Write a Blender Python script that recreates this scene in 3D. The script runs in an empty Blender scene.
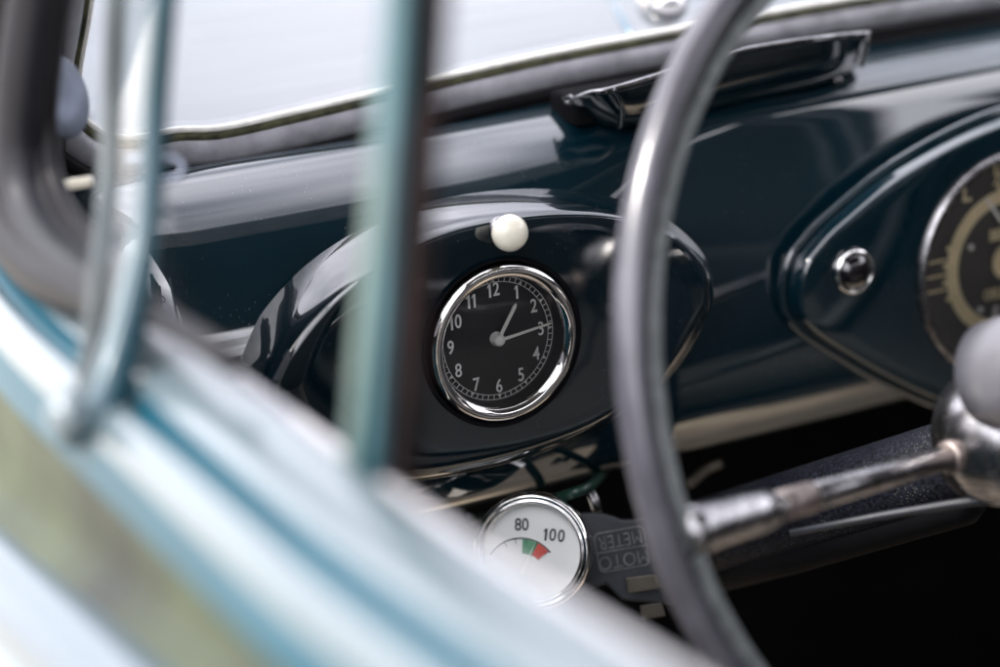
import bpy, bmesh, math, random
from mathutils import Vector, Matrix, Quaternion
random.seed(4)
S = bpy.context.scene
COL = S.collection
R = math.radians

# ------------------------------------------------------------------ camera frame (used to survey points off the photograph)
B = Vector((-.41717, -.85536, .30713)).normalized()
RT = Vector((.889, -.454, -.057)); RT = (RT - RT.dot(B) * B).normalized()
UP = B.cross(RT)
F = 2361.0
def ray(px, py): return RT * ((px - 500) / F) + UP * ((333.5 - py) / F) - B
CAM = -ray(503.5, 340) * 1.16
def at(px, py, axis, v):                     # the point of a real plane (x, y or z = v) seen at a place of the photo
    q = ray(px, py); t = (v - CAM[axis]) / q[axis]
    return CAM + q * t
def atd(px, py, t): return CAM + ray(px, py) * t

# ------------------------------------------------------------------ materials
def nodes(name):
    m = bpy.data.materials.new(name); m.use_nodes = True
    nt = m.node_tree
    return m, nt, nt.nodes['Principled BSDF'], nt.nodes, nt.links
def sset(b, **k):
    names = dict(base='Base Color', rough='Roughness', metal='Metallic', spec='Specular IOR Level', coat='Coat Weight',
                 coatr='Coat Roughness', ior='IOR', coatior='Coat IOR', alpha='Alpha', trans='Transmission Weight', sheen='Sheen Weight')
    for a, v in k.items():
        if a == 'base': v = (*v, 1)
        b.inputs[names[a]].default_value = v
def tex(N, L, kind, scale, **k):
    t = N.new(kind)
    tc = N.new('ShaderNodeTexCoord')
    L.new(tc.outputs['Object'], t.inputs['Vector'])
    t.inputs['Scale'].default_value = scale
    for a, v in k.items(): t.inputs[a].default_value = v
    return t
def ramp(N, L, src, stops):
    r = N.new('ShaderNodeValToRGB'); L.new(src, r.inputs['Fac'])
    e = r.color_ramp.elements
    while len(e) < len(stops): e.new(.5)
    for i, (p, c) in enumerate(stops):
        e[i].position = p; e[i].color = (*c, 1) if len(c) == 3 else c
    return r
def bump(N, L, b, src, strength, dist=.001):
    n = N.new('ShaderNodeBump'); n.inputs['Strength'].default_value = strength; n.inputs['Distance'].default_value = dist
    L.new(src, n.inputs['Height']); L.new(n.outputs[0], b.inputs['Normal']); return n

def surface(name, base, rough=.5, metal=0, var=.15, scale=40, bmp=.0, bscale=400, bd=.0005, specks=0, speckcol=(.5, .5, .48), speckscale=350, specksize=.12, speckcover=(.5, .75), roughvar=.0, **k):
    m, nt, b, N, L = nodes(name)
    sset(b, base=base, rough=rough, metal=metal, **k)
    n = tex(N, L, 'ShaderNodeTexNoise', scale, Detail=6.0)
    c0 = tuple(max(0, c * (1 - var)) for c in base); c1 = tuple(min(1, c * (1 + var)) for c in base)
    r = ramp(N, L, n.outputs['Fac'], [(.3, c0), (.7, c1)])
    out = r.outputs['Color']
    if specks:
        v = tex(N, L, 'ShaderNodeTexVoronoi', speckscale)
        rr = ramp(N, L, v.outputs['Distance'], [(0, (1, 1, 1)), (specksize, (0, 0, 0))])
        big = tex(N, L, 'ShaderNodeTexNoise', 60.0, Detail=3.0)
        br = ramp(N, L, big.outputs['Fac'], [(speckcover[0], (0, 0, 0)), (speckcover[1], (1, 1, 1))])
        mu = N.new('ShaderNodeMath'); mu.operation = 'MULTIPLY'
        L.new(rr.outputs['Color'], mu.inputs[0]); L.new(br.outputs['Color'], mu.inputs[1])
        mu2 = N.new('ShaderNodeMath'); mu2.operation = 'MULTIPLY'; L.new(mu.outputs[0], mu2.inputs[0]); mu2.inputs[1].default_value = specks
        mx = N.new('ShaderNodeMix'); mx.data_type = 'RGBA'
        L.new(mu2.outputs[0], mx.inputs['Factor']); L.new(out, mx.inputs['A']); mx.inputs['B'].default_value = (*speckcol, 1)
        out = mx.outputs['Result']
    L.new(out, b.inputs['Base Color'])
    if roughvar:
        n3 = tex(N, L, 'ShaderNodeTexNoise', scale * .6, Detail=5.0)
        mr = N.new('ShaderNodeMapRange'); L.new(n3.outputs['Fac'], mr.inputs['Value'])
        mr.inputs['To Min'].default_value = max(0, rough - roughvar); mr.inputs['To Max'].default_value = rough + roughvar
        L.new(mr.outputs[0], b.inputs['Roughness'])
    if bmp:
        n2 = tex(N, L, 'ShaderNodeTexNoise', bscale, Detail=4.0)
        bump(N, L, b, n2.outputs['Fac'], bmp, bd)
    return m

M = {}
M['dash_paint'] = surface('dark teal enamel', (.0007, .0105, .0165), .30, 0, .25, 14, specks=.9, speckscale=380, specksize=.11, speckcover=(.42, .7),
                          spec=.08, coat=1, coatr=.03, coatior=1.95, bmp=.05, bscale=30, bd=.0008)
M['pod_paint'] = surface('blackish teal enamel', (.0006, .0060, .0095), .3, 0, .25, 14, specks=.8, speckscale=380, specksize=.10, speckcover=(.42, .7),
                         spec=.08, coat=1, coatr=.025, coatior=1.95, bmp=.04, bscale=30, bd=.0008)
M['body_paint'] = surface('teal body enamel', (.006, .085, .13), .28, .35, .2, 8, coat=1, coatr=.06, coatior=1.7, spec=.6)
M['low_sky_trim'] = surface('fender enamel with sky reflection', (.030, .048, .062), .3, 0, .15, 6, coat=.45, coatr=.1)  # reflected sky is greyed into the fender colour
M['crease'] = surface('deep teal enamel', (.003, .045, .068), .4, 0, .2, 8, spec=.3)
M['skin_reflection'] = surface('body enamel with olive reflection', (.021, .027, .011), .5, 0, .7, 14, spec=.2, coat=.05, coatr=.15)  # reflected landscape on the teal door, put into its colour
M['frame'] = surface('grey black painted frame', (.26, .255, .275), .32, 0, .3, 60, bmp=.35, bscale=900, bd=.0004, specks=.3, speckscale=300, spec=.6)
M['rubber'] = surface('aged grey rubber', (.007, .007, .010), .5, 0, .3, 30, bmp=.2, bscale=300, spec=.25)
M['black'] = surface('matt black', (.003, .003, .004), .8, 0, .3, 20, spec=.1)
M['groove'] = surface('dark groove', (.006, .0055, .0065), .5, 0, .3, 20, spec=.2)
M['seal'] = surface('mossy olive sealing strip', (.045, .045, .02), .85, 0, .8, 120, bmp=.8, bscale=500, bd=.001)
M['lip'] = surface('white glass edge lip', (.78, .76, .70), .4, 0, .15, 150)
M['chrome'] = surface('chrome plating', (.86, .84, .82), .07, 1, .04, 30, roughvar=.03)
M['chrome_worn'] = surface('worn chrome plating', (.30, .29, .295), .26, 1, .45, 120, roughvar=.14, bmp=.25, bscale=900)
M['rust'] = surface('rusty metal', (.24, .20, .185), .45, .8, .5, 200, bmp=.4)
M['dial_black'] = surface('black dial face', (.006, .006, .007), .45, 0, .3, 60, specks=.5, speckscale=260, specksize=.07)
M['print_white'] = surface('off white dial print', (.93, .92, .89), .5, 0, .05, 60)
M['hand'] = surface('cream clock hand enamel', (.93, .91, .85), .4, 0, .05, 60)
M['ivory'] = surface('ivory knob plastic', (.78, .73, .60), .28, 0, .08, 30, coat=.6, coatr=.05)
M['wheel'] = surface('grey bakelite', (.066, .064, .076), .22, 0, .2, 60, bmp=.3, bscale=500, bd=.0004, spec=.7, specks=.2)
M['wheel2'] = surface('grey green worn bakelite', (.15, .165, .165), .4, 0, .35, 150, bmp=.5, bscale=700, bd=.0005, spec=.6)
M['horn'] = surface('lilac grey horn cap', (.12, .118, .132), .36, 0, .1, 20, coat=.15)
M['column'] = surface('dusty black crackle paint', (.010, .011, .016), .6, 0, .9, 500, bmp=.5, bscale=700, specks=.35, speckcol=(.5, .48, .44), speckscale=650, specksize=.3, speckcover=(.42, .62), spec=.08)
M['dial_white'] = surface('white dial face', (.80, .80, .77), .5, 0, .03, 20)
M['print_black'] = surface('black dial print', (.01, .01, .012), .5, 0, .1, 60)
M['red'] = surface('red scale print', (.55, .07, .05), .5, 0, .1, 60)
M['green'] = surface('green scale print', (.10, .28, .16), .5, 0, .1, 60)
M['bracket'] = surface('dark moulded plastic', (.018, .020, .026), .5, 0, .3, 60, bmp=.3, bscale=600, specks=.15)
M['emboss'] = surface('grey worn relief', (.12, .12, .125), .5, 0, .4, 200)
M['dial_brown'] = surface('grey brown dial face', (.06, .055, .05), .5, 0, .15, 40)
M['cream'] = surface('cream dial print', (.86, .72, .44), .5, 0, .12, 90)
M['tan_metal'] = surface('tan brass tab', (.07, .06, .045), .4, .3, .2, 60)
M['glassedge'] = surface('pale green glass edge', (.045, .078, .068), .4, 0, .3, 25, coat=.2)
M['brownpost'] = surface('brown black window channel', (.009, .005, .005), .6, 0, .6, 35, spec=.15)
M['tealpost'] = surface('grey teal post metal', (.02, .065, .08), .4, .1, .4, 25, coat=.2)
M['vent'] = surface('teal vent edge', (.004, .03, .042), .3, .1, .3, 14, coat=.3)
M['ventgrey'] = surface('grey vent bar', (.022, .03, .033), .5, .2, .3, 30)
M['trim'] = surface('lilac grey sill trim', (.34, .33, .345), .42, .1, .15, 15, coat=.3)
M['sky_pale_trim'] = surface('sill enamel with pale sky reflection', (.066, .088, .098), .3, 0, .12, 6, coat=.6, coatr=.1)  # sky reflection on the teal sill put into the colour; vent trim shares it
M['disc'] = surface('dull grey blue metal', (.16, .18, .23), .45, .5, .3, 60)
M['added_seatg'] = surface('grey added seat cloth', (.05, .048, .046), .8, 0, .2, 12)
M['seat'] = surface('tan reflector mat', (.80, .66, .50), .6, 0, .2, 12, bmp=.3, bscale=200)
M['liner'] = surface('dark cloth lining', (.02, .02, .022), .9, 0, .2, 30)
M['wire'] = surface('green cable sheath', (.006, .03, .02), .4, 0, .3, 60)
M['ground'] = surface('pale concrete paving', (.42, .39, .34), .85, 0, .25, 3, bmp=.3, bscale=60, bd=.004)

def glassmat(name, tint, haze, hazecol, streaks=True, rough=0.0, ior=1.45):
    m, nt, b, N, L = nodes(name)
    N.remove(b)
    out = N['Material Output']
    tr = N.new('ShaderNodeBsdfTransparent'); tr.inputs[0].default_value = (*tint, 1)
    gl = N.new('ShaderNodeBsdfGlossy'); gl.inputs['Roughness'].default_value = max(rough, .01); gl.inputs[0].default_value = (1, 1, 1, 1)
    fr = N.new('ShaderNodeFresnel'); fr.inputs[0].default_value = ior
    mx = N.new('ShaderNodeMixShader'); L.new(fr.outputs[0], mx.inputs[0]); L.new(tr.outputs[0], mx.inputs[1]); L.new(gl.outputs[0], mx.inputs[2])
    df = N.new('ShaderNodeBsdfTranslucent'); df.inputs[0].default_value = (*hazecol, 1)
    d2 = N.new('ShaderNodeBsdfDiffuse'); d2.inputs[0].default_value = (*hazecol, 1)
    dd = N.new('ShaderNodeMixShader'); dd.inputs[0].default_value = .5; L.new(df.outputs[0], dd.inputs[1]); L.new(d2.outputs[0], dd.inputs[2])
    m2 = N.new('ShaderNodeMixShader'); L.new(mx.outputs[0], m2.inputs[1]); L.new(dd.outputs[0], m2.inputs[2])
    tc = N.new('ShaderNodeTexCoord'); mp = N.new('ShaderNodeMapping'); mp.inputs['Scale'].default_value = (3, 3, 60) if streaks else (20, 20, 20)
    mp.inputs['Rotation'].default_value = (0, R(14), 0)
    L.new(tc.outputs['Object'], mp.inputs[0])
    n = N.new('ShaderNodeTexNoise'); n.inputs['Scale'].default_value = 4; n.inputs['Detail'].default_value = 8; L.new(mp.outputs[0], n.inputs['Vector'])
    mr = N.new('ShaderNodeMapRange'); L.new(n.outputs['Fac'], mr.inputs['Value']); mr.inputs['From Min'].default_value = .35; mr.inputs['From Max'].default_value = .75
    mr.inputs['To Min'].default_value = haze * .6; mr.inputs['To Max'].default_value = haze * 1.4
    L.new(mr.outputs[0], m2.inputs[0])
    L.new(m2.outputs[0], out.inputs['Surface'])
    return m
M['windglass'] = glassmat('dusty windscreen glass', (.59, .59, .61), .08, (.8, .82, .88))
M['ventglass'] = glassmat('vent window glass', (.86, .92, .92), .04, (.6, .66, .66))
M['clockglass'] = glassmat('clock glass', (.97, .97, .97), .025, (.6, .6, .65), streaks=False)

# ------------------------------------------------------------------ mesh helpers
def obj(name, bm, mat, parent=None, smooth=True, bevel=0, sub=0, recalc=True):
    if recalc: bmesh.ops.recalc_face_normals(bm, faces=bm.faces)
    me = bpy.data.meshes.new(name); bm.to_mesh(me); bm.free()
    if smooth:
        for p in me.polygons: p.use_smooth = True
    me.materials.append(M[mat] if isinstance(mat, str) else mat)
    o = bpy.data.objects.new(name, me); COL.objects.link(o)
    if parent is not None:
        o.parent = parent; o.matrix_parent_inverse = parent_world(parent).inverted()
    if bevel:
        b = o.modifiers.new('bev', 'BEVEL'); b.width = bevel; b.segments = 3; b.limit_method = 'ANGLE'; b.angle_limit = R(35)
    if sub:
        s = o.modifiers.new('sub', 'SUBSURF'); s.levels = s.render_levels = sub
    return o
def parent_world(p):
    if p.parent is None: return p.matrix_basis.copy()
    return parent_world(p.parent) @ p.matrix_parent_inverse @ p.matrix_basis
def thing(name, label, cat, loc=(0, 0, 0), group=None):
    o = bpy.data.objects.new(name, None); COL.objects.link(o); o.location = loc; o.empty_display_size = .02
    o['label'] = label; o['category'] = cat
    if group: o['group'] = group
    return o
def tag(o, label, cat, group=None):
    o['label'] = label; o['category'] = cat
    if group: o['group'] = group
    return o
def grid(bm, rows, closed_u=False, closed_v=False):
    vs = [[bm.verts.new(p) for p in r] for r in rows]
    nr, nc = len(vs), len(vs[0])
    for i in range(nr if closed_v else nr - 1):
        for j in range(nc if closed_u else nc - 1):
            a, b, c, d = vs[i][j], vs[i][(j + 1) % nc], vs[(i + 1) % nr][(j + 1) % nc], vs[(i + 1) % nr][j]
            try: bm.faces.new((a, b, c, d))
            except ValueError: pass
    return vs
def spline(pts, n=8, closed=False):
    pts = [Vector(p) for p in pts]; out = []; m = len(pts)
    rng = range(m) if closed else range(m - 1)
    for i in rng:
        if closed: p0, p1, p2, p3 = pts[i - 1], pts[i], pts[(i + 1) % m], pts[(i + 2) % m]
        else: p0, p1, p2, p3 = pts[max(i - 1, 0)], pts[i], pts[i + 1], pts[min(i + 2, m - 1)]
        for k in range(n):
            t = k / n
            out.append(.5 * ((2 * p1) + (p2 - p0) * t + (2 * p0 - 5 * p1 + 4 * p2 - p3) * t * t + (3 * p1 - p0 - 3 * p2 + p3) * t ** 3))
    if not closed: out.append(pts[-1])
    return out
def tube(bm, path, rad, seg=16, closed=False, caps=True, prof=None):
    """sweep a circle (or profile of 2-D points, side/up) along a path"""
    path = [Vector(p) for p in path]; n = len(path); rows = []
    ups = None
    for i, p in enumerate(path):
        if closed: t = (path[(i + 1) % n] - path[i - 1])
        else: t = path[min(i + 1, n - 1)] - path[max(i - 1, 0)]
        t.normalize()
        if ups is None:
            ups = Vector((0, 0, 1)) if abs(t.z) < .9 else Vector((0, 1, 0))
        u = (ups - t * ups.dot(t)).normalized(); ups = u; s = t.cross(u)
        r = rad[i] if isinstance(rad, (list, tuple)) else rad
        if prof: rows.append([p + s * a * r + u * b * r for a, b in prof])
        else: rows.append([p + (s * math.cos(2 * math.pi * k / seg) + u * math.sin(2 * math.pi * k / seg)) * r for k in range(seg)])
    vs = grid(bm, rows, closed_u=True, closed_v=closed)
    if caps and not closed:
        bm.faces.new(vs[0][::-1]); bm.faces.new(vs[-1])
def frame_of(n, upish=Vector((0, 0, 1))):
    n = Vector(n).normalized(); u = (upish - n * upish.dot(n)).normalized(); x = u.cross(n)   # x right, u up, n toward viewer
    return Matrix((x, u, n)).transposed()
def lathe(bm, prof, o, n, seg=96, upish=Vector((0, 0, 1)), cap=False):
    m = frame_of(n, upish); o = Vector(o)
    rows = [[o + m @ Vector((r * math.sin(2 * math.pi * k / seg), r * math.cos(2 * math.pi * k / seg), h)) for k in range(seg)] for r, h in prof]
    vs = grid(bm, rows, closed_u=True)
    if cap: bm.faces.new(vs[-1])
    return vs
def box(bm, c, dims, mat3=None):
    c = Vector(c); vs = []
    for x in (-.5, .5):
        for y in (-.5, .5):
            for z in (-.5, .5):
                v = Vector((x * dims[0], y * dims[1], z * dims[2])); vs.append(bm.verts.new(c + (mat3 @ v if mat3 else v)))
    for f in ((0, 1, 3, 2), (4, 6, 7, 5), (0, 4, 5, 1), (2, 3, 7, 6), (0, 2, 6, 4), (1, 5, 7, 3)): bm.faces.new([vs[i] for i in f])
def poly_prism(bm, pts, off):
    a = [bm.verts.new(p) for p in pts]; b = [bm.verts.new(Vector(p) + off) for p in pts]
    bm.faces.new(a); bm.faces.new(b[::-1])
    for i in range(len(a)): bm.faces.new((a[i], b[i], b[(i + 1) % len(a)], a[(i + 1) % len(a)]))
def smoothstep(a, b, x):
    t = max(0, min(1, (x - a) / (b - a))); return t * t * (3 - 2 * t)
def text_mesh(name, items, m3, origin, mat, parent, depth=.0002, bold=0.0):
    """items: (string, x, y, size, rot, xscale) on a dial plane -> one mesh"""
    bm = bmesh.new()
    ex = []
    for s, x, y, size, rot, xs in items:
        if '1' in s and all(ch.isdigit() for ch in s):
            n = len(s); wd = [.40 if ch == '1' else .60 for ch in s]; pos = -sum(wd) / 2
            for ch, w_ in zip(s, wd):
                cx_ = (pos + w_ / 2) * size * xs; pos += w_
                ex.append((ch, x + cx_ * math.cos(rot), y + cx_ * math.sin(rot), size, rot, xs))
        else: ex.append((s, x, y, size, rot, xs))
    for s, x, y, size, rot, xs in ex:
        if s == '1':
            k = size * .70; t_ = size * .052 + bold
            for pl_ in ([(-t_, -.5 * k), (t_, -.5 * k), (t_, .5 * k), (-t_, .5 * k)], [(-t_, .5 * k), (-.26 * k * xs, .30 * k), (-.26 * k * xs, .17 * k), (-t_, .33 * k)]):
                pts = [(x + (a + .04 * k) * math.cos(rot) - b * math.sin(rot), y + (a + .04 * k) * math.sin(rot) + b * math.cos(rot)) for a, b in pl_]
                bm.faces.new([bm.verts.new(Vector(origin) + m3 @ Vector((a, b, depth * (1 + .2 * (len(pl_[0]) > 9))))) for a, b in pts])
            continue
        cu = bpy.data.curves.new('t', 'FONT'); cu.body = s; cu.size = size; cu.align_x = 'CENTER'; cu.align_y = 'CENTER'; cu.extrude = depth; cu.offset = bold
        to = bpy.data.objects.new('t', cu); COL.objects.link(to)
        dg = bpy.context.evaluated_depsgraph_get(); me = bpy.data.meshes.new_from_object(to.evaluated_get(dg))
        c, sn = math.cos(rot), math.sin(rot)
        for v in me.vertices:
            px, py = v.co.x * xs, v.co.y
            v.co = Vector(origin) + m3 @ Vector((x + px * c - py * sn, y + px * sn + py * c, v.co.z))
        bm.from_mesh(me)
        bpy.data.objects.remove(to); bpy.data.curves.remove(cu); bpy.data.meshes.remove(me)
    return obj(name, bm, mat, parent, smooth=False, recalc=False)
def flat_items(bm, polys, m3, origin, h):
    for p in polys:
        vs = [bm.verts.new(Vector(origin) + m3 @ Vector((x, y, h))) for x, y in p]
        vb = [bm.verts.new(Vector(origin) + m3 @ Vector((x, y, h - .0002))) for x, y in p]
        bm.faces.new(vs)
        for i in range(len(vs)): bm.faces.new((vs[i], vb[i], vb[(i + 1) % len(vs)], vs[(i + 1) % len(vs)]))
def arc_poly(r0, r1, a0, a1, n=24, cx=0, cy=0):          # clockwise-from-12 angles in degrees
    o = [(cx + r1 * math.sin(R(a0 + (a1 - a0) * k / n)), cy + r1 * math.cos(R(a0 + (a1 - a0) * k / n))) for k in range(n + 1)]
    i = [(cx + r0 * math.sin(R(a0 + (a1 - a0) * k / n)), cy + r0 * math.cos(R(a0 + (a1 - a0) * k / n))) for k in range(n + 1)]
    return o + i[::-1]

# ------------------------------------------------------------------ dashboard
dash = thing('dashboard', 'dark teal enamelled car dashboard with raised oval clock pod and instrument pod', 'dashboard', (0.2, .03, -.11))
def bow(x): return 7.0 * max(0, -x - .135) ** 2
profL = [(.150, .064), (.128, .077), (.112, .0845), (.098, .0835), (.086, .0785), (.074, .0710), (.063, .0615), (.0535, .0500), (.0465, .038), (.041, .026), (.036, .013), (.032, 0), (.029, -.03), (.028, -.056), (.0285, -.070), (.0315, -.083), (.037, -.094), (.047, -.103), (.062, -.108), (.10, -.10)]
profR = [(.150, .082), (.128, .087), (.112, .0885), (.096, .0880), (.084, .0860), (.074, .0830), (.066, .0795), (.0605, .0755), (.0575, .069), (.0548, .059), (.051, .045), (.046, .029), (.040, .010), (.034, -.015), (.030, -.042), (.0305, -.065), (.033, -.080), (.038, -.093), (.048, -.104), (.064, -.111), (.10, -.10)]
bm = bmesh.new(); rows = []
xs = [-.215 + k * .005 for k in range(0, 60)] + [.085 + k * .03 for k in range(29)]
for x in xs:
    t = smoothstep(.02, .17, x)
    pr = [(a[0] * (1 - t) + b[0] * t, a[1] * (1 - t) + b[1] * t) for a, b in zip(profL, profR)]
    pr = spline([(0, y, z) for y, z in pr], 5)
    rows.append([Vector((x, p.y + bow(x), p.z)) for p in pr])
grid(bm, rows)
obj('fascia', bm, 'dash_paint', dash)

def pod(name, pts2, y0, y1, rad, mat, steps=12, dome=0.0, nn=10, hole=None, radf=None):
    ol = spline([(x, 0, z) for x, z in pts2], nn, closed=True); n = len(ol)
    cx = sum(p.x for p in ol) / n; cz = sum(p.z for p in ol) / n
    nor = []
    for i in range(n):
        t = ol[(i + 1) % n] - ol[i - 1]; v = Vector((t.z, 0, -t.x)).normalized()
        if v.dot(ol[i] - Vector((cx, 0, cz))) < 0: v = -v
        nor.append(v)
    bm = bmesh.new(); rows = []
    rows.append([p + Vector((0, y0 + .004, 0)) for p in ol])
    for k in range(steps + 1):
        a = k / steps * math.pi / 2
        h = y0 + (y1 - y0) * math.sin(a)
        rows.append([p - v * ((radf(v, p) if radf else rad) * (1 - math.cos(a))) + Vector((0, h, 0)) for p, v in zip(ol, nor)])
    last = rows[-1]
    c = Vector((cx, y1, cz))
    for k in range(1, 9):
        f = k / 9
        rows.append([p.lerp(c, f) + Vector((0, -dome * math.sin(f * math.pi / 2), 0)) for p in last])
    vs = grid(bm, rows, closed_u=True); bm.faces.new(vs[-1])
    o = obj(name, bm, mat, dash)
    if hole:                                   # cut the opening the instrument sits in
        hc, hr = hole; cb = bmesh.new(); bmesh.ops.create_cone(cb, cap_ends=True, segments=96, radius1=hr, radius2=hr, depth=.06, matrix=Matrix.Translation(hc) @ Matrix.Rotation(R(90), 4, 'X'))
        ms = bpy.data.meshes.new('cut'); cb.to_mesh(ms); cb.free(); c = bpy.data.objects.new('cut', ms); COL.objects.link(c)
        b = o.modifiers.new('cut', 'BOOLEAN'); b.operation = 'DIFFERENCE'; b.object = c; b.solver = 'EXACT'
        me = bpy.data.meshes.new_from_object(o.evaluated_get(bpy.context.evaluated_depsgraph_get()))
        o.modifiers.clear(); o.data = me; bpy.data.objects.remove(c); bpy.data.meshes.remove(ms)
        for p in me.polygons: p.use_smooth = True
        me.set_sharp_from_angle(angle=R(40))
    return o
podpts = [(-.124, .006), (-.104, .030), (-.074, .050), (-.030, .0635), (.018, .0645), (.063, .057), (.103, .042), (.128, .019), (.1335, -.006), (.122, -.032), (.098, -.052), (.057, -.067), (.02, -.073), (-.02, -.074), (-.06, -.070), (-.098, -.056), (-.120, -.034), (-.128, -.012)]
pod('clock_pod', podpts, .036, -.001, .024, 'pod_paint', dome=.0004, hole=((-.0012, 0, -.0005), .0412), radf=lambda v, p: .006 + .004 * smoothstep(.6, 0, v.z) + .012 * smoothstep(.2, .9, v.x) + .008 * smoothstep(0, -.9, v.z) )
pp2 = [(.1835, -.016), (.1875, -.001), (.196, .008), (.213, .020), (.256, .041), (.322, .058), (.40, .061), (.47, .045), (.50, .0), (.49, -.06), (.44, -.115), (.37, -.128), (.298, -.107), (.254, -.084), (.214, -.056), (.194, -.040), (.1855, -.029)]
pod('instrument_pod', pp2, .033, .0165, .0035, 'dash_paint', dome=.0005, hole=((.3265, .016, -.024), .0625))
# beaded rim round the instrument pod
bm = bmesh.new(); ol = spline([(x, .029, z) for x, z in pp2], 10, closed=True)
tube(bm, [p + (p - Vector((.34, .029, -.03))).normalized() * .0015 for p in ol], .0028, 10, closed=True)
obj('pod_bead', bm, 'dash_paint', dash)

# ------------------------------------------------------------------ clock
clk = thing('dashboard_clock', 'round black dashboard clock with chrome bezel showing quarter past one', 'clock', (0, -.004, -.041))
m3 = frame_of((0, -1, 0)); cc = Vector((-.0012, -.0012, -.0005))
bm = bmesh.new()
lathe(bm, [(.0432, .002), (.0429, .0010), (.0422, .0014), (.0412, .0004), (.0408, -.002)], cc, (0, -1, 0)); obj('gasket', bm, 'black', clk)
bm = bmesh.new()
lathe(bm, [(.0400, -.003), (.0400, .0015), (.0396, .0032), (.0388, .0043), (.0376, .0048), (.0362, .0046), (.0346, .0038), (.0336, .0030), (.0331, .0018), (.0330, .0012), (.0330, -.002)], cc, (0, -1, 0)); obj('bezel', bm, 'chrome', clk)
bm = bmesh.new(); lathe(bm, [(.0330, .0014), (.0329, -.0085)], cc, (0, -1, 0)); obj('inner_wall', bm, 'groove', clk)
dc = cc - Vector((0, -1, 0)) * .0070
bm = bmesh.new(); lathe(bm, [(.0330, 0), (.02, 0), (.0004, 0)], dc, (0, -1, 0), cap=True); obj('dial', bm, 'dial_black', clk)
it = [(str(h), .0250 * math.sin(R(30 * h)), .0250 * math.cos(R(30 * h)), .0098, 0, .78) for h in range(1, 13)]
text_mesh('numerals', it, m3, dc + Vector((0, -.0003, 0)), 'print_white', clk, bold=.00007)
bm = bmesh.new(); P_ = []
for s in range(8):
    P_.append(arc_poly(.0313, .0316, s * 45, s * 45 + 45)); P_.append(arc_poly(.0288, .0291, s * 45, s * 45 + 45))
for k in range(60):
    w = .00016
    a = R(6 * k); ca, sa = math.cos(a), math.sin(a)
    q = [(-w, .0290), (w, .0290), (w, .0314), (-w, .0314)]
    P_.append([(x * ca + y * sa, -x * sa + y * ca) for x, y in q])
    if k % 5 == 0:
        q = [(-.0011, .0288), (.0011, .0288), (.0, .0313)]
        P_.append([(x * ca + y * sa, -x * sa + y * ca) for x, y in q])
flat_items(bm, P_, m3, dc, .0004); obj('minute_track', bm, 'print_white', clk, smooth=False)
def hand(name, ang, L_, w0, w1, h, tail=.0, mat='hand'):
    a = R(ang); ca, sa = math.cos(a), math.sin(a); bm = bmesh.new()
    pts = [(-w0, -tail), (w0, -tail), (w1, L_ * .93), (0, L_), (-w1, L_ * .93)]
    pts = [(x * ca + y * sa, -x * sa + y * ca) for x, y in pts]
    top = [dc + m3 @ Vector((x, y, h)) for x, y in pts]
    poly_prism(bm, top, m3 @ Vector((0, 0, -.0006)))
    return obj(name, bm, mat, clk, smooth=False)
hand('hour_hand', 33, .0200, .0009, .0009, .0030)
hand('minute_hand', 83.5, .0300, .0008, .0005, .0042)
bm = bmesh.new(); lathe(bm, [(.0036, 0), (.0036, .0015), (.0030, .0022), (.0030, .0042), (.0025, .0050), (.0012, .0053), (.0002, .0053)], dc, (0, -1, 0), 40, cap=True)
obj('hand_hub', bm, 'hand', clk)
bm = bmesh.new(); lathe(bm, [(.0330, .0014), (.022, .0021), (.011, .0024), (.0003, .0025)], cc, (0, -1, 0), 64, cap=True); obj('crystal', bm, 'clockglass', clk)

# ------------------------------------------------------------------ white knob over the clock
kp = at(510, 233, 1, -.011)
kn = thing('pull_knob', 'glossy ivory white round pull knob just above the clock', 'knob', (kp.x, -.002, kp.z))
bm = bmesh.new(); lathe(bm, [(.0035, -.012), (.0035, -.006), (.0056, -.0053), (.0080, -.004), (.0090, -.0012), (.0090, .0008), (.0080, .0036), (.0058, .0054), (.003, .0063), (.0002, .0065)], kp, (-.1, -1, .1), 48, cap=True)
obj('knob_cap', bm, 'ivory', kn)
bm = bmesh.new(); lathe(bm, [(.0062, 0), (.006, .002), (.004, .0028), (.003, .003)], Vector((kp.x, -.0002, kp.z)), (0, -1, 0), 32); obj('collar', bm, 'chrome_worn', kn)

# ------------------------------------------------------------------ dark chrome-ringed button
bp = at(853, 271, 1, .0155)
wl = thing('warning_lamp', 'small black domed lamp in a chrome ring on the instrument pod', 'lamp', (bp.x, .0165, bp.z))
bm = bmesh.new(); lathe(bm, [(.0128, -.005), (.0126, .001), (.0120, .0028), (.0112, .0034), (.0104, .0030), (.0099, .001)], bp, (0, -1, 0), 56); obj('ring', bm, 'chrome', wl)
bm = bmesh.new(); lathe(bm, [(.0102, .0008), (.0095, .0032), (.0075, .0052), (.0045, .0064), (.0003, .0069)], bp, (0, -1, 0), 48, cap=True)
M['lens'] = surface('black glass lens', (.004, .003, .004), .05, 0, .1, 50, coat=1, coatior=1.6); obj('lens', bm, 'lens', wl)

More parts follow.
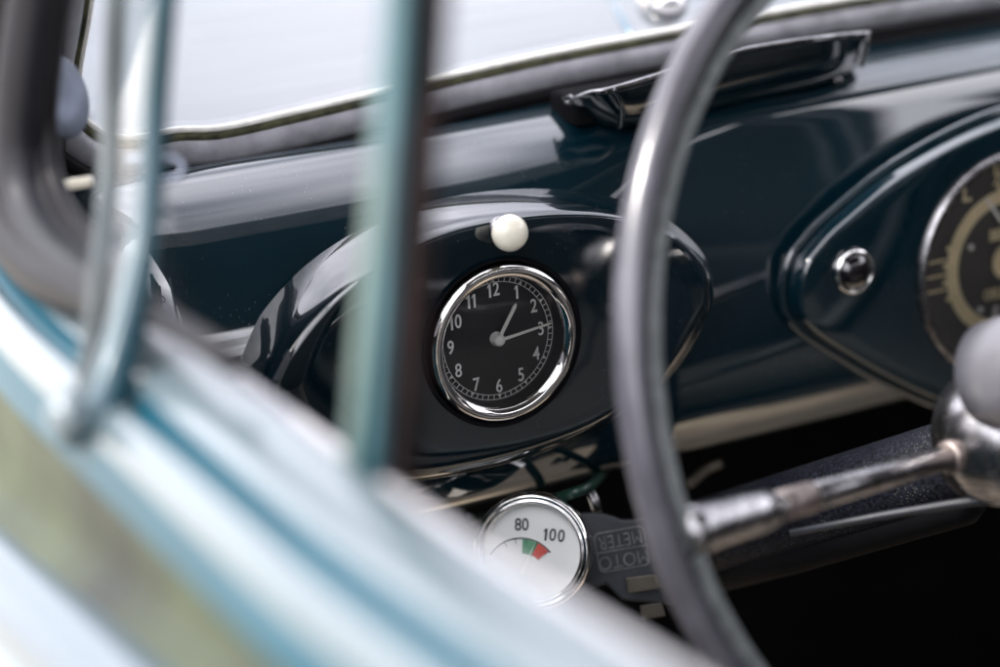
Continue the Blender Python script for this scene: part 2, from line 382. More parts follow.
# ------------------------------------------------------------------ large combined gauge
gc = Vector((.3265, .016, -.024))
gg = thing('instrument_gauge', 'large round grey brown gauge with cream ring and BENZIN lettering', 'gauge', (gc.x, .016, gc.z - .06))
gm = frame_of((0, -1, 0))
bm = bmesh.new(); lathe(bm, [(.0658, -.003), (.0655, .0015), (.0645, .0034), (.0628, .0040), (.0613, .0032), (.0606, .001), (.0606, -.006)], gc, (0, -1, 0)); obj('bezel', bm, 'chrome_worn', gg)
gd = gc + Vector((0, .005, 0))
bm = bmesh.new(); lathe(bm, [(.0607, 0), (.03, 0), (.0003, 0)], gd, (0, -1, 0), cap=True); obj('dial', bm, 'dial_brown', gg)
P_ = [arc_poly(.0345, .0425, a, a + 15, 6) for a in range(-180, 180, 15)]
for k in range(-1, 8):
    a = R(k * 8); ca, sa = math.cos(a), math.sin(a)
    P_.append([(x * ca + y * sa, -x * sa + y * ca) for x, y in [(-.0014, .042), (.0014, .042), (.0011, .0462), (-.0011, .0462)]])
for k in range(-3, 4):
    a = R(180 + 90 + k * 6.5); ca, sa = math.cos(a), math.sin(a)
    if k % 2: P_.append([(x * ca + y * sa, -x * sa + y * ca) for x, y in [(-.0015, .042), (.0015, .042), (.0013, .0447), (-.0013, .0447)]])
for dz in (-.0085, 0, .0085):
    P_.append([(-.0585, dz - .0006), (-.043, dz - .0006), (-.043, dz + .0006), (-.0585, dz + .0006)])
P_.append(arc_poly(.0002, .0105, 0, 359.9, 40))
bm = bmesh.new(); flat_items(bm, P_, gm, gd, .0006); obj('scale_print', bm, 'cream', gg, smooth=False)
for it_ in [('BENZIN', 0, .0165, .0088, 0, .85), ('OELDRUCK', 0, -.0175, .0082, 0, .78), ('L', -.029, .044, .0145, 0, .9), ('½', -.006, .0505, .016, 0, .8), ('0', -.024, -.0475, .0145, 0, .9)]:
    text_mesh('lettering', [it_], gm, gd + Vector((0, -.0009, 0)), 'cream', gg, bold=.00025)
def gneedle(x, y, ang, L_):
    a = R(ang); ca, sa = math.cos(a), math.sin(a); bm = bmesh.new()
    pts = [(xx * ca + yy * sa + x, -xx * sa + yy * ca + y) for xx, yy in [(-.0011, 0), (.0011, 0), (.0007, L_), (-.0007, L_)]]
    poly_prism(bm, [gd + gm @ Vector((p, q, .003)) for p, q in pts], gm @ Vector((0, 0, -.0008)))
    obj('needle', bm, 'print_white', gg, smooth=False)
gneedle(-.006, .024, -35, .019); gneedle(-.0095, -.024, 190, .026)
for x, y in ((-.0255, .0125), (-.019, -.025)):
    bm = bmesh.new(); lathe(bm, [(.0016, 0), (.0016, .001), (.0002, .0014)], gd + gm @ Vector((x, y, 0)), (0, -1, 0), 20, cap=True); obj('rivet', bm, 'print_white', gg)
bm = bmesh.new(); lathe(bm, [(.0606, .0015), (.03, .004), (.0003, .005)], gc, (0, -1, 0), 64, cap=True); obj('crystal', bm, 'clockglass', gg)

# ------------------------------------------------------------------ ashtray on the dash top
ash = thing('ashtray', 'glossy black pull-out ashtray with bright upper edge on the dash top', 'ashtray', at(750, 90, 1, .07))
stations = [  # x, top px point, bottom px point
    (567, 100, 569, 104), (578, 97, 584, 114), (592, 92, 606, 125), (612, 88.5, 626, 127), (655, 76, 660, 121), (700, 62, 706, 111),
    (740, 50.5, 748, 101), (780, 43, 788, 92), (825, 37, 828, 82), (852, 34, 846, 75), (868, 33, 861, 66)]
rows = []
for i, (tx, ty, bx_, by_) in enumerate(stations):
    f = i / (len(stations) - 1)
    e = min(1, i / 3); e2 = min(1, (len(stations) - 1 - i) / 1.5)
    yt = .074 - .030 * math.sin(min(1, f * 3) * math.pi / 2) * max(.55, e2) ; yb = .079 - .016 * e * max(.4, e2)
    a = at(tx, ty, 1, yt); b = at(bx_, by_, 1, yb)
    w = e * e2
    r = [a + Vector((0, .006, -.001)), a + Vector((0, .0025, .0006)), a]
    for k, (bu, up) in enumerate([(-.0012, 0), (-.0024, 0), (-.0036, 0), (-.0046, 0), (-.0050, 0), (-.0044, 0), (-.0026, 0)]):
        r.append(a.lerp(b, (k + 1) / 8) + Vector((0, bu * w, 0)))
    r.append(b)
    r.append(b + Vector((0, .010, -.002)))
    rows.append(r)
rr = []
cols = [spline([rows[i][j] for i in range(len(rows))], 6) for j in range(len(rows[0]))]
rr = [[c[i] for c in cols] for i in range(len(cols[0]))]
bm = bmesh.new(); grid(bm, rr)
o = obj('tray_front', bm, 'pod_paint', ash)
sol = o.modifiers.new('s', 'SOLIDIFY'); sol.thickness = .0012; sol.offset = 1
bm = bmesh.new(); tube(bm, [r[2] for r in rr], .0009, 8); obj('edge_strip', bm, 'chrome_worn', ash)
bm = bmesh.new(); tube(bm, spline([at(868, 33, 1, .058), at(867, 45, 1, .058), at(862, 66, 1, .066)], 5), .0013, 8); 
bm2 = bmesh.ops.create_uvsphere(bm, u_segments=12, v_segments=8, radius=.0017, matrix=Matrix.Translation(at(868, 34, 1, .057)))
obj('end_edge', bm, 'chrome_worn', ash)
bm = bmesh.new(); tube(bm, spline([rr[18][2] + Vector((0, -.0015, 0)), rr[18][5] + Vector((0, -.0015, 0)), rr[18][9] + Vector((-.004, -.0015, 0)), rr[15][10] + Vector((0, -.0015, 0))], 6), .0012, 8); obj('front_rib', bm, 'pod_paint', ash)
bm = bmesh.new(); box(bm, at(569, 101, 1, .074), (.004, .005, .004), Matrix.Rotation(.6, 3, 'Y')); obj('hinge', bm, 'chrome_worn', ash, bevel=.001)
bm = bmesh.new(); box(bm, at(838, 80, 1, .066), (.005, .003, .004), Matrix.Rotation(.5, 3, 'Y')); obj('catch', bm, 'chrome_worn', ash, bevel=.001)
bm = bmesh.new(); box(bm, (.168, .088, .088), (.165, .03, .016)); obj('tray_box', bm, 'black', ash, bevel=.003)

# ------------------------------------------------------------------ windscreen
ws = thing('windscreen', 'dusty windscreen glass in grey black frame with mossy seal', 'windscreen', (.35, .13, .08))
tilt = R(20); WV = Vector((0, -math.sin(tilt), math.cos(tilt))); WN = Vector((0, -math.cos(tilt), -math.sin(tilt)))
W0 = Vector((0, .1215, .1155))
def wp(x, v, n=0): return W0 + Vector((x, 0, 0)) + WV * v + WN * n
rise = lambda x: -.0135 * smoothstep(.11, -.13, x) + .006 * smoothstep(.02, .3, x) - .004
cor = [(-.142, .42), (-.148, .30), (-.155, .12), (-.160, .065), (-.1655, .030), (-.1665, .010), (-.162, .000), (-.150, -.0105), (-.135, -.014), (-.115, -.0135)]
bot = [(x, rise(x)) for x in (-.09, -.05, 0, .05, .1, .16, .23, .3, .45, .6, .8, .9)]
edge = spline([(x, v, 0) for x, v in cor + bot], 8)
def offs(d):       # offset outward in windscreen plane
    out = []
    for i, p in enumerate(edge):
        t = edge[min(i + 1, len(edge) - 1)] - edge[max(i - 1, 0)]; n = Vector((t.y, -t.x, 0)).normalized()
        out.append(p - n * -d if False else p + n * d)
    return out
sgn = -1 if (offs(.01)[60].y > edge[60].y) else 1
def rim_tube(name, d, r, mat, n=0, seg=16, jitter=0, prof=None):
    bm = bmesh.new(); path = []
    for p in offs(sgn * d): 
        j = jitter * (random.random() - .5)
        path.append(wp(p.x, p.y + j, n))
    tube(bm, path, r, seg, prof=prof); return obj(name, bm, mat, ws)
rim_tube('glass_lip', .0004, .0018, 'lip', .003)
rim_tube('mossy_seal', .0040, .0027, 'seal', .004, jitter=.0007)
prof = [(math.cos(a) * 1.0, math.sin(a) * 1.0) for a in [k * math.pi / 12 for k in range(24)]]
rim_tube('frame_roll', .0125, .0082, 'frame', .004, 24)
rim_tube('frame_lower', .0215, .0052, 'groove', .008, 16)
rim_tube('frame_bead', .0262, .0022, 'groove', .0115, 12)
rim_tube('frame_back', .030, .0085, 'black', -.002, 12)
bm = bmesh.new(); g = [bm.verts.new(wp(p.x, p.y, 0)) for p in edge] + [bm.verts.new(wp(.9, .42, 0))]
bm.faces.new(g); o = obj('glass', bm, 'windglass', ws, smooth=False)
o['label'] = 'dusty bright glass pane'

# wiper outside
wpr = thing('wiper', 'chrome wiper spindle outside the windscreen beside the steering wheel', 'windscreen wiper', at(664, 5, 1, .15))
wc = at(664, 2, 1, .16)
bm = bmesh.new(); lathe(bm, [(.0145, -.01), (.0145, 0), (.013, .006), (.009, .010), (.004, .012), (.0003, .0125)], wc, (-.3, -1, .2), 40, cap=True); obj('spindle_cap', bm, 'chrome', wpr)
bm = bmesh.new(); tube(bm, [wc, wc + Vector((.08, .01, .03)), wc + Vector((.25, .0, .06))], [.006, .005, .003], 12); obj('arm', bm, 'chrome', wpr)

# ------------------------------------------------------------------ car body shell
car = thing('vintage_car', 'teal vintage car with reflections coloured into its blurred door sill in the foreground', 'car', (.3, .3, -.6))
# engine bonnet seen through the glass
bm = bmesh.new(); rows = []
for i in range(31):
    y = .145 + i * .045; row = []
    for j in range(41):
        u = -1 + j / 20; w = .62 * (1 - .25 * (y / 1.5)); x = .34 + u * w
        z = .125 - .035 * (y - .14) - .10 * abs(u) ** 3 - .25 * max(0, y - 1.1) ** 2 + .006 * math.exp(-(u / .02) ** 2)
        row.append(Vector((x, y, z - .03)))
    rows.append(row)
grid(bm, rows); M['bonnet'] = surface('bonnet enamel', (.02, .03, .035), .3, 0, .2, 8, coat=.35, coatr=.05); obj('bonnet', bm, 'bonnet', car)
bm = bmesh.new(); tube(bm, [at(600, -40, 1, .30) + Vector((0, 0, -.012)), at(640, 34, 1, .20) + Vector((0, 0, -.012))], .0022, 10); obj('hinge_strip', bm, 'body_paint', car)
# firewall, floor, far side, roof, unseen rear blockers
def slab(name, c, d, mat, bev=.01, par=car):
    bm = bmesh.new(); box(bm, c, d); return obj(name, bm, mat, par, smooth=False, bevel=bev)
slab('firewall', (.33, .42, -.25), (1.25, .02, .60), 'black')
slab('cowl_underside', (.33, .28, .03), (1.1, .26, .01), 'black')
slab('floor_panel', (.33, -.45, -.56), (1.25, 1.9, .02), 'liner')
slab('far_door', (.94, -.45, -.16), (.03, 1.8, .80), 'liner')
slab('roof', (.34, -.725, .62), (1.10, 1.15, .03), 'liner')
slab('rear_blocker', (.34, -1.5, .03), (1.2, .03, 1.16), 'liner')  # unseen; raised to keep the rear sky out of the dash reflections
slab('windscreen_header', (.34, -.10, .60), (1.10, .12, .04), 'frame')
slab('quarter_blocker', (.94, -1.2, .42), (.03, .6, .38), 'liner')  # unseen slab added to block a sky patch in the dash
for x in (.88,):
    slab('far_pillar', (x, .05, .30), (.05, .06, .42), 'frame')
# near side front pillar (dark, between door opening and windscreen)
bm = bmesh.new()
pl = [(-.205, .125), (-.185, .150), (-.160, .165), (-.150, .40)]
rows = []
for z in [-.05 + .05 * k for k in range(11)]:
    dx = .10 * max(0, z - .1)
    xo = -.1765 + dx * .25
    rows.append([Vector((xo, .112 - .35 * max(0, z - .11), z)), Vector((xo - .012, .088 - .35 * max(0, z - .11), z)), Vector((-.215 + dx * .2, .05 - .2 * max(0, z - .11), z)), Vector((-.238 + dx * .2, .03 - .2 * max(0, z - .11), z)), Vector((-.25 + dx * .2, .10, z)), Vector((-.2, .16, z))])
grid(bm, rows, closed_u=True); obj('front_pillar', bm, 'groove', car)

# unseen seat, added for its reflection in the lacquer
st = thing('reflected_seat', 'grey cloth bench seat added out of view inside the car', 'seat', (.34, -.62, -.54))
bm = bmesh.new(); box(bm, (.34, -.62, -.36), (1.0, .50, .16)); obj('added_cushion', bm, 'added_seatg', st, bevel=.05)
bm = bmesh.new(); box(bm, (.34, -.93, -.08), (1.0, .14, .55), Matrix.Rotation(R(-12), 3, 'X')); obj('added_backrest', bm, 'added_seatg', st, bevel=.05)
bm = bmesh.new(); box(bm, (.34, -.02, -.543), (1.0, .55, .012)); tag(obj('reflector_mat', bm, 'seat', bevel=.004), 'tan reflector mat added out of view on the car floor', 'mat')  # unseen mat added to reflect beige into the dash's lower edge

# ------------------------------------------------------------------ door with sill, skin, post
door = car
def side(name, pts, mat, y0=-1.3, y1=.24, curve=True, close=False):
    bm = bmesh.new(); rows = []
    pr = spline([(x, 0, z) for x, z in pts], 5) if curve else [Vector((x, 0, z)) for x, z in pts]
    n = 50
    for i in range(n + 1):
        y = y0 + (y1 - y0) * i / n
        f = max(0, y + .10)
        rows.append([Vector((p.x + .35 * f * f + .008 * smoothstep(-.36, -.55, y), y, p.z + .012 * smoothstep(-.12, .1, y) - .11 * (y + .14) * smoothstep(.055, .012, p.z))) for p in pr])
    grid(bm, rows); return obj(name, bm, mat, door)
door = side('door', [(-.2688, .051), (-.2700, .042), (-.2715, .028), (-.2760, .018), (-.285, .012)], 'skin_reflection')
door['label'] = 'door skin tinted with an olive landscape reflection, below the sill'
side('inner_trim', [(-.200, .030), (-.2005, .060), (-.2030, .073), (-.2065, .081), (-.2095, .0845), (-.212, .0845), (-.2135, .082), (-.214, .070)], 'trim', y1=.03)
side('window_slot', [(-.2136, .078), (-.2145, .0775), (-.2165, .0775), (-.2175, .078)], 'groove', y1=.03)
side('window_sill', [(-.2172, .070), (-.218, .086), (-.220, .0895), (-.228, .0905), (-.240, .0893), (-.246, .0872), (-.2485, .0856)], 'sky_pale_trim')
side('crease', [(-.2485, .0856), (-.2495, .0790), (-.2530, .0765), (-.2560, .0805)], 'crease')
side('shoulder', [(-.2560, .0805), (-.2585, .0812), (-.2620, .0790), (-.2652, .0740), (-.2668, .0690)], 'sky_pale_trim')
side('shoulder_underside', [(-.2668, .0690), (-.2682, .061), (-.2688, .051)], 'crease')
side('lower_bulge', [(-.285, .012), (-.292, .0115), (-.300, .0085), (-.308, .002), (-.3125, -.008)], 'low_sky_trim')
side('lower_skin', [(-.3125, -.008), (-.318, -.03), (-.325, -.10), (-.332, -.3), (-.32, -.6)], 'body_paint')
# window post
def post(name, xa, ya, xb, yb, w, dpt, mat, z0=.05, z1=.50, x_in=.097):
    bm = bmesh.new()
    yaw = Matrix.Rotation(0, 3, 'Z')
    rows = []
    for k in range(9):
        z = z0 + (z1 - z0) * k / 8; x = xa + x_in * (z - .08); y = ya + yb * (z - .08)
        rows.append([Vector((x - w / 2, y - dpt / 2, z)), Vector((x + w / 2, y - dpt / 2, z)), Vector((x + w / 2, y + dpt / 2, z)), Vector((x - w / 2, y + dpt / 2, z))])
    vs = grid(bm, rows, closed_u=True); bm.faces.new(vs[0]); bm.faces.new(vs[-1])
    return obj(name, bm, mat, door, smooth=False, bevel=.0015)
post('window_post', -.2062, -.337, 0, -.10, .0082, .014, 'brownpost')
post('post_face', -.2132, -.331, 0, -.10, .0060, .012, 'tealpost')
post('glass_edge', -.2180, -.326, 0, -.10, .0046, .009, 'glassedge', x_in=.135)

# ------------------------------------------------------------------ door opening rubber and its little fittings
ws2 = thing('weatherstrip', 'thick grey rubber weatherstrip curving down into the window sill', 'weatherstrip', (-.235, -.08, .1))
rp = [at(x, y, 0, xx) for x, y, xx in [(62, -120, -.215), (44, -50, -.222), (33, 0, -.226), (22, 80, -.232), (19, 150, -.235), (30, 210, -.237), (58, 255, -.238), (110, 293, -.237), (165, 320, -.236)]]
rp = spline(rp, 10) + [at(x, y, 0, xx) for x, y, xx in [(200, 340, -.232), (240, 366, -.228)]]
rtap = [1 - .75 * smoothstep(62, len(rp), i) for i in range(len(rp))]
def ribbon(name, off, r, mat, par=ws2):
    bm = bmesh.new(); tube(bm, [p + Vector(off) * t for p, t in zip(rp, rtap)], [r * t for t in rtap], 20); return obj(name, bm, mat, par)
ribbon('outer_roll', (0, 0, 0), .0105, 'rubber')
ribbon('outer_flange', (-.006, .022, -.006), .0115, 'groove')
ribbon('middle_rib', (.007, -.002, .004), .0060, 'groove')
ribbon('inner_rib', (.012, -.003, .007), .0045, 'groove')
ribbon('backing_strip', (.010, .014, -.004), .010, 'groove')

lt = thing('window_catch', 'dull grey round catch disc on the dark front pillar', 'catch', at(55, 97, 1, .06))
dcn = at(56, 97, 1, .045)
bm = bmesh.new(); lathe(bm, [(.0005, 0), (.0188, 0), (.0198, .001), (.0198, .0025), (.0185, .0035), (.010, .0030), (.0003, .0030)], dcn, (.55, -.75, .25), 48, cap=True); obj('disc', bm, 'disc', lt)
bm = bmesh.new(); tube(bm, [at(47, 103, 1, .03), at(50, 150, 1, .03), at(52, 190, 1, .03)], .0022, 10); obj('edge_bar', bm, 'tealpost', lt)
bm = bmesh.new(); tube(bm, spline([at(48, 186, 1, .025), at(72, 184, 1, .02), at(93, 181, 1, .015)], 5), [.0024] * 5 + [.0028] * 5 + [.0022], 12)
tag(obj('catch_lever', bm, 'ivory'), 'short off-white lever poking out of the dark front pillar', 'lever')

# vent pane swung outwards, seen nearly edge-on
vn = thing('vent_window', 'swung open quarter window pane seen nearly edge-on, its foot outside the sill', 'vent window', atd(78, 440, .87))
ne = spline([atd(170, -70, .86), atd(164, 0, .86), atd(156, 100, .87), atd(151, 195, .87), atd(141, 265, .865), atd(124, 340, .86), atd(106, 400, .855), atd(88, 428, .855)], 6)
fe = spline([atd(118, -70, .93), atd(116, 0, .92), atd(112, 100, .92), atd(107, 200, .905), atd(99, 280, .875), atd(91, 350, .865), atd(84, 400, .86), atd(76, 436, .86)], 6)
bm = bmesh.new(); tube(bm, ne, [.0042] * 22 + [.0042 + .0028 * min(1, (i) / 12) for i in range(len(ne) - 22)], 12, prof=[(1, -.6), (1, .6), (.6, 1), (-.6, 1), (-1, .6), (-1, -.6), (-.6, -1), (.6, -1)]); obj('near_frame', bm, 'vent', vn)
bm = bmesh.new(); tube(bm, [p + Vector((-.0035, .002, 0)) for p in ne], [.0006 + .0036 * smoothstep(14, 34, i) for i in range(len(ne))], 10); obj('near_trim', bm, 'sky_pale_trim', vn)
bm = bmesh.new(); tube(bm, fe, .0042, 12); obj('far_frame', bm, 'ventgrey', vn)
bm = bmesh.new(); grid(bm, [ne, fe]); obj('pane', bm, 'ventglass', vn)
bm = bmesh.new(); bmesh.ops.create_uvsphere(bm, u_segments=24, v_segments=16, radius=.0085, matrix=Matrix.Translation(atd(70, 415, .85))); obj('pivot_knob', bm, 'sky_pale_trim', vn)
bm = bmesh.new(); tube(bm, [atd(76, 425, .87), atd(77, 447, .87)], .0075, 16); obj('pivot_foot', bm, 'vent', vn)
# small hook at the pane
bm = bmesh.new(); hc = atd(168, 169, .98)
m = frame_of(B); tube(bm, [hc + m @ Vector((.0065 * math.cos(a), .0045 * math.sin(a), 0)) for a in [k * math.pi / 10 for k in range(20)]], .0014, 8, closed=True)
tube(bm, [atd(125, 160, .98), atd(145, 158, .98), atd(162, 164, .98)], .0016, 8)
tag(obj('stay_hook', bm, 'disc'), 'small dull metal hook loop behind the open vent pane', 'hook')

# ------------------------------------------------------------------ steering wheel
H = Vector((.16359, -.17128, .00652)); al, be = .2896, .2017
W = Vector((math.sin(be), -math.cos(al) * math.cos(be), math.sin(al) * math.cos(be)))
A_ = Vector((0, 0, 1)).cross(W).normalized(); Bv = W.cross(A_)
sw = thing('steering_wheel', 'big thin grey steering wheel with chrome spoke in front of the dash', 'steering wheel', H)
def wpt(th, r, n=0): return H + (A_ * math.cos(th) + Bv * math.sin(th)) * r + W * n
def wring(name, r, rr_, mat, n, seg=20, el=1.0):
    bm = bmesh.new(); rows = []
    for k in range(180):
        th = 2 * math.pi * k / 180; c = wpt(th, r, n); rad = (A_ * math.cos(th) + Bv * math.sin(th))
        rows.append([c + rad * math.cos(2 * math.pi * j / seg) * rr_ + W * math.sin(2 * math.pi * j / seg) * rr_ * el for j in range(seg)])
    grid(bm, rows, closed_u=True, closed_v=True); return obj(name, bm, mat, sw)
wring('rim', .2146, .0068, 'wheel', .002, el=1.2)
wring('rim_groove', .2070, .0050, 'black', -.004)
wring('inner_rim', .2015, .0044, 'wheel2', -.001, el=1.3)
def wtube(name, pts, rads, mat, seg=24):
    bm = bmesh.new(); tube(bm, pts, rads, seg); return obj(name, bm, mat, sw)
def near_rim(px, py):
    best = min(range(720), key=lambda k: (lambda q: (q[0] - px) ** 2 + (q[1] - py) ** 2)(proj(wpt(k * math.pi / 360, .203))))
    return best * math.pi / 360
def proj(P):
    v = P - CAM; z = -v.dot(B); return (500 + F * v.dot(RT) / z, 333.5 - F * v.dot(UP) / z)
th0 = near_rim(688, 535)
rimp = wpt(th0, .2035, -.002)
rootd = (H - CAM).dot(-B) + .012
root = atd(985, 447, rootd)
sd = (root - rimp)
def sp(f): return rimp + sd * f
rot = wtube('spoke', [sp(.2), sp(.55), sp(.97)], [.0062, .0060, .0056], 'chrome_worn')
bmx = wtube('spoke_socket', [sp(0), sp(.05), sp(.09), sp(.23), sp(.27), sp(.275)], [.0110, .0105, .0098, .0090, .0080, .0065], 'chrome_worn')
wtube('spoke_collar', [sp(.86), sp(.865), sp(.91), sp(.915)], [.0062, .0078, .0078, .0062], 'rust')
wtube('spoke_ferrule', [sp(.30), sp(.305), sp(.40), sp(.405)], [.0062, .00685, .0068, .0062], 'rust')
# opposite spoke, out of frame on the far side
opp = wpt(th0 + math.pi, .197, -.002); hubc = atd(1010, 432, rootd)
wtube('spoke', [opp, hubc], [.009, .006], 'chrome_worn')
bm = bmesh.new(); lathe(bm, [(.010, -.05), (.030, -.045), (.034, -.03), (.032, -.012), (.026, -.004), (.018, 0)], atd(1050, 432, rootd - .02), W, 48, cap=True); obj('hub', bm, 'chrome_worn', sw)
hc = atd(1052, 370, rootd - .06)
bm = bmesh.new(); lathe(bm, [(.012, -.045), (.024, -.035), (.0275, -.016), (.0275, -.004), (.0255, .004), (.019, .010), (.010, .0135), (.0004, .0145)], hc, W, 64, cap=True); obj('horn_cap', bm, 'horn', sw)

# column
sc_ = thing('steering_column', 'dusty black textured steering column running into the footwell', 'steering column', H)
c0 = atd(1010, 446, rootd + .03); c1 = atd(650, 556, rootd + .20)
dv = (c1 - c0)
bm = bmesh.new(); tube(bm, [c0 + dv * f for f in (0, .02, .5, .98, 1)], [.017, .0215, .0215, .0215, .018], 40); obj('column_tube', bm, 'column', sc_)
bm = bmesh.new(); tube(bm, [c0 + dv * f + Vector((0, -.006, -.018)) for f in (.1, .13, .6, .95)], [.008, .012, .012, .010], 32); obj('column_shroud', bm, 'black', sc_)
bm = bmesh.new()
tube(bm, [atd(790, 533, rootd + .03), atd(880, 516, rootd + .02), atd(960, 503, rootd), atd(1010, 497, rootd - .01)], [.0015, .002, .0022, .0024], 12); obj('control_stalk', bm, 'bracket', sc_)

# ------------------------------------------------------------------ thermometer gauge and its bracket
tn = (B * .93 + RT * -.12 + UP * .05).normalized(); tc_ = atd(532, 552, 1.20)
upi = (UP * 1.0 + RT * .03)
tm = frame_of(tn, upi)
tg = thing('temperature_gauge', 'round white temperature gauge with chrome rim marked 80 and 100', 'gauge', tc_)
bm = bmesh.new(); lathe(bm, [(.0304, -.02), (.0306, -.002), (.0300, .0018), (.0285, .0034), (.0274, .0032), (.0268, .0020), (.0262, .0028), (.0251, .0028), (.0243, .0008), (.0243, -.005)], tc_, tn, 96, upi); obj('bezel', bm, 'chrome', tg)
td = tc_ - tn * .004
bm = bmesh.new(); lathe(bm, [(.0244, 0), (.012, 0), (.0003, 0)], td, tn, 64, upi, cap=True); obj('dial', bm, 'dial_white', tg)
pvx, pvy = -.0055, -.0122
text_mesh('numerals', [('80', -.0062, .0133, .0088, .03, .84), ('100', .0106, .0086, .0088, -.08, .84)], tm, td + tn * .0003, 'print_black', tg, bold=.0001)
bm = bmesh.new(); flat_items(bm, [arc_poly(.0186, .0192, a, a + 10, 4, pvx, pvy) for a in range(-60, 50, 10)] + [arc_poly(.0160, .0192, a, a + .9, 1, pvx, pvy) for a in (-30, -12, 6, 24, 46)], tm, td, .0006); obj('scale_arc', bm, 'print_black', tg, smooth=False)
bm = bmesh.new(); flat_items(bm, [arc_poly(.0115, .0184, 26, 46, 8, pvx, pvy)], tm, td, .0005); obj('red_sector', bm, 'red', tg, smooth=False)
bm = bmesh.new(); flat_items(bm, [arc_poly(.0110, .0184, 0, 25.5, 8, pvx, pvy)], tm, td, .0005); obj('green_sector', bm, 'green', tg, smooth=False)
bm = bmesh.new(); poly_prism(bm, [td + tm @ Vector(p) for p in [(pvx - .0006, pvy, .002), (pvx + .0006, pvy, .002), (pvx + .0065, pvy + .0165, .002)]], tn * -.0004); obj('needle', bm, 'hand', tg, smooth=False)

gb = thing('gauge_bracket', 'dark moulded gauge bracket with upside-down MOTO METER relief', 'bracket', atd(640, 560, 1.22))
def ap(px, py, d_=1.215): return atd(px, py, d_)
shape = [(566, 516), (584, 513), (600, 513), (612, 516), (622, 520), (640, 519), (668, 516), (702, 512), (712, 560), (706, 606), (660, 604), (622, 600), (606, 584), (592, 590), (575, 596)]
bm = bmesh.new(); poly_prism(bm, [ap(*p) for p in shape], -B * .006); obj('plate', bm, 'bracket', gb, smooth=False, bevel=.0012)
ang = math.atan2(-(521 - 531), 642 - 592)
em = frame_of(B, UP); 
er = Matrix.Rotation(R(10), 3, 'Z')
ec = ap(622, 549) + B * .0008
# raised frame of the relief
def ring_poly(w, h, t, r=.003):
    out = []
    def rr(w, h, r):
        pts = []
        for cx, cy, a0 in ((w - r, h - r, 0), (-w + r, h - r, 90), (-w + r, -h + r, 180), (w - r, -h + r, 270)):
            for k in range(5): a = R(a0 + 22.5 * k); pts.append((cx + r * math.cos(a), cy + r * math.sin(a)))
        return pts
    o_, i_ = rr(w, h, r), rr(w - t, h - t, r - t * .5)
    n = len(o_)
    return [[o_[k], o_[(k + 1) % n], i_[(k + 1) % n], i_[k]] for k in range(n)]
mm = em @ er
bm = bmesh.new(); flat_items(bm, ring_poly(.0134, .0104, .0006) + [[(-.0127, -.0003), (.0127, -.0003), (.0127, .0003), (-.0127, .0003)]], mm, ec, .0004); obj('relief_frame', bm, 'emboss', gb, smooth=False)
text_mesh('relief_lettering', [('METER', .0, .0051, .0100, math.pi, .78), ('MOTO', .0, -.0053, .0100, math.pi, .88)], mm, ec + B * .0003, 'emboss', gb, bold=-.00012)
bm = bmesh.new(); poly_prism(bm, [ap(626, 578, 1.207), ap(658, 574, 1.207), ap(664, 588, 1.207), ap(628, 594, 1.207)], -B * .002); obj('metal_tab', bm, 'tan_metal', gb, smooth=False, bevel=.0006)
bm = bmesh.new(); poly_prism(bm, [ap(640, 606, 1.215), ap(662, 602, 1.215), ap(666, 616, 1.215), ap(642, 620, 1.215)], -B * .002); obj('lower_tab', bm, 'tan_metal', gb, smooth=False, bevel=.0006)

# wiring under the dash
bm = bmesh.new(); tube(bm, spline([atd(470, 520, 1.30), atd(530, 503, 1.29), atd(560, 497, 1.215), atd(590, 486, 1.215), atd(604, 470, 1.30)], 8), .0028, 10)
tag(obj('cable', bm, 'wire'), 'green cable under the dash above the white gauge', 'cable')
bm = bmesh.new(); tube(bm, [atd(588, 486, 1.235), atd(594, 500, 1.233), atd(600, 520, 1.235)], [.0026, .0030, .0026], 12)
tag(obj('support_rod', bm, 'chrome_worn'), 'short bright metal rod under the dash behind the gauge bracket', 'rod')
bm = bmesh.new(); tube(bm, spline([atd(690, 484, 1.30), atd(706, 470, 1.31), atd(722, 463, 1.31)], 5), .0026, 10)
tag(obj('clip', bm, 'tan_metal'), 'small tan metal clip under the dash just past the wheel rim', 'clip')

# ------------------------------------------------------------------ ground
bm = bmesh.new(); s = 400
vs = [bm.verts.new((x, y, -.95)) for x, y in ((-s, -s), (s, -s), (s, s), (-s, s))]; bm.faces.new(vs)
o = obj('ground', bm, 'ground', smooth=False); o['kind'] = 'structure'

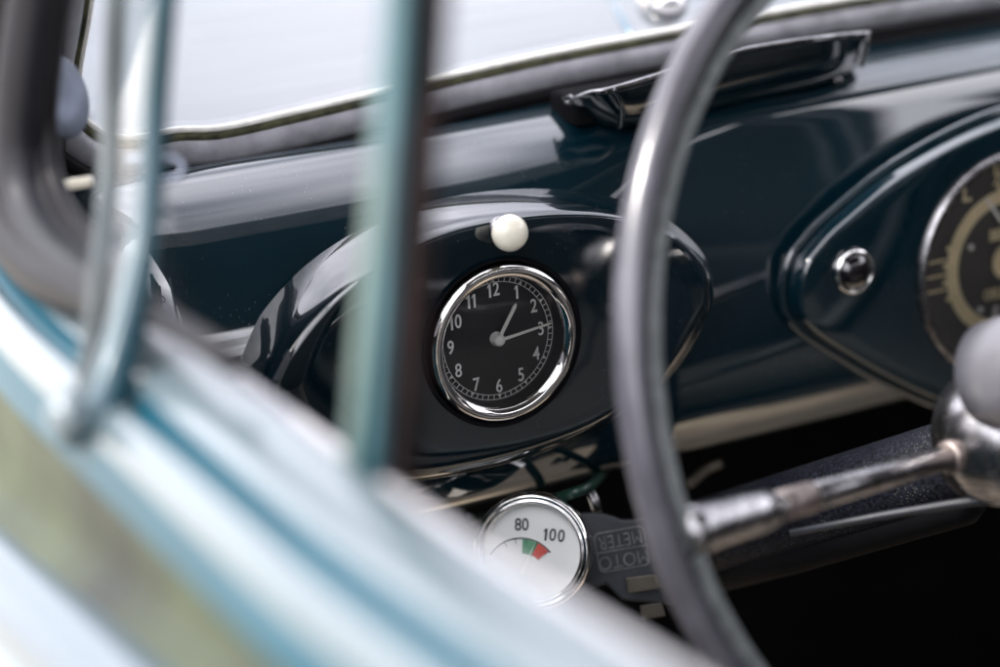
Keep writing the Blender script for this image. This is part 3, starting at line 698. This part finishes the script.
# ------------------------------------------------------------------ world, sun
EL, AZ = R(48), R(-78)
w = bpy.data.worlds.new('World'); S.world = w; w.use_nodes = True
N, L = w.node_tree.nodes, w.node_tree.links
bg = N['Background']; sky = N.new('ShaderNodeTexSky'); sky.sky_type = 'NISHITA'; sky.sun_disc = False
sky.sun_elevation = EL; sky.sun_rotation = AZ; sky.dust_density = 3.0; sky.air_density = 1.0; sky.ozone_density = 1.5
tc = N.new('ShaderNodeTexCoord'); mp = N.new('ShaderNodeMapping'); mp.inputs['Scale'].default_value = (1, 1, 1.8); L.new(tc.outputs['Generated'], mp.inputs[0])
cl = N.new('ShaderNodeTexNoise'); cl.inputs['Scale'].default_value = 2.6; cl.inputs['Detail'].default_value = 7; L.new(mp.outputs[0], cl.inputs['Vector'])
cr = ramp(N, L, cl.outputs['Fac'], [(.30, (.25, .25, .25)), (.58, (1, 1, 1))])
cm = N.new('ShaderNodeMix'); cm.data_type = 'RGBA'; L.new(cr.outputs[0], cm.inputs['Factor']); L.new(sky.outputs[0], cm.inputs['A']); sx = N.new('ShaderNodeSeparateXYZ'); L.new(tc.outputs['Generated'], sx.inputs[0])
ze = N.new('ShaderNodeMapRange'); L.new(sx.outputs['Z'], ze.inputs['Value']); ze.inputs['To Min'].default_value = .90; ze.inputs['To Max'].default_value = 2.6   # an overcast sky is brightest overhead
vm = N.new('ShaderNodeVectorMath'); vm.operation = 'SCALE'; vm.inputs[0].default_value = (11.9, 11.9, 12.7); L.new(ze.outputs[0], vm.inputs['Scale']); L.new(vm.outputs[0], cm.inputs['B'])
L.new(cm.outputs['Result'], bg.inputs[0]); bg.inputs[1].default_value = .12
sun = bpy.data.lights.new('Sun', 'SUN'); sun.energy = 2.6; sun.angle = R(5); sun.color = (1, .95, .88)
so = bpy.data.objects.new('Sun', sun); COL.objects.link(so)
sd_ = Vector((math.sin(AZ) * math.cos(EL), math.cos(AZ) * math.cos(EL), math.sin(EL)))
so.rotation_euler = sd_.to_track_quat('Z', 'Y').to_euler()

# ------------------------------------------------------------------ camera
cd = bpy.data.cameras.new('Camera'); co = bpy.data.objects.new('Camera', cd); COL.objects.link(co)
co.matrix_world = Matrix.Translation(CAM) @ Matrix((RT, UP, B)).transposed().to_4x4()
cd.sensor_width = 36; cd.lens = F * 36 / 1000; cd.clip_start = .01; cd.clip_end = 2000
cd.dof.use_dof = True; cd.dof.focus_distance = 1.165; cd.dof.aperture_fstop = 2.6
S.camera = co
S.view_settings.view_transform = 'Standard'; S.view_settings.look = 'None'; S.view_settings.exposure = 1.15; S.view_settings.gamma = 1
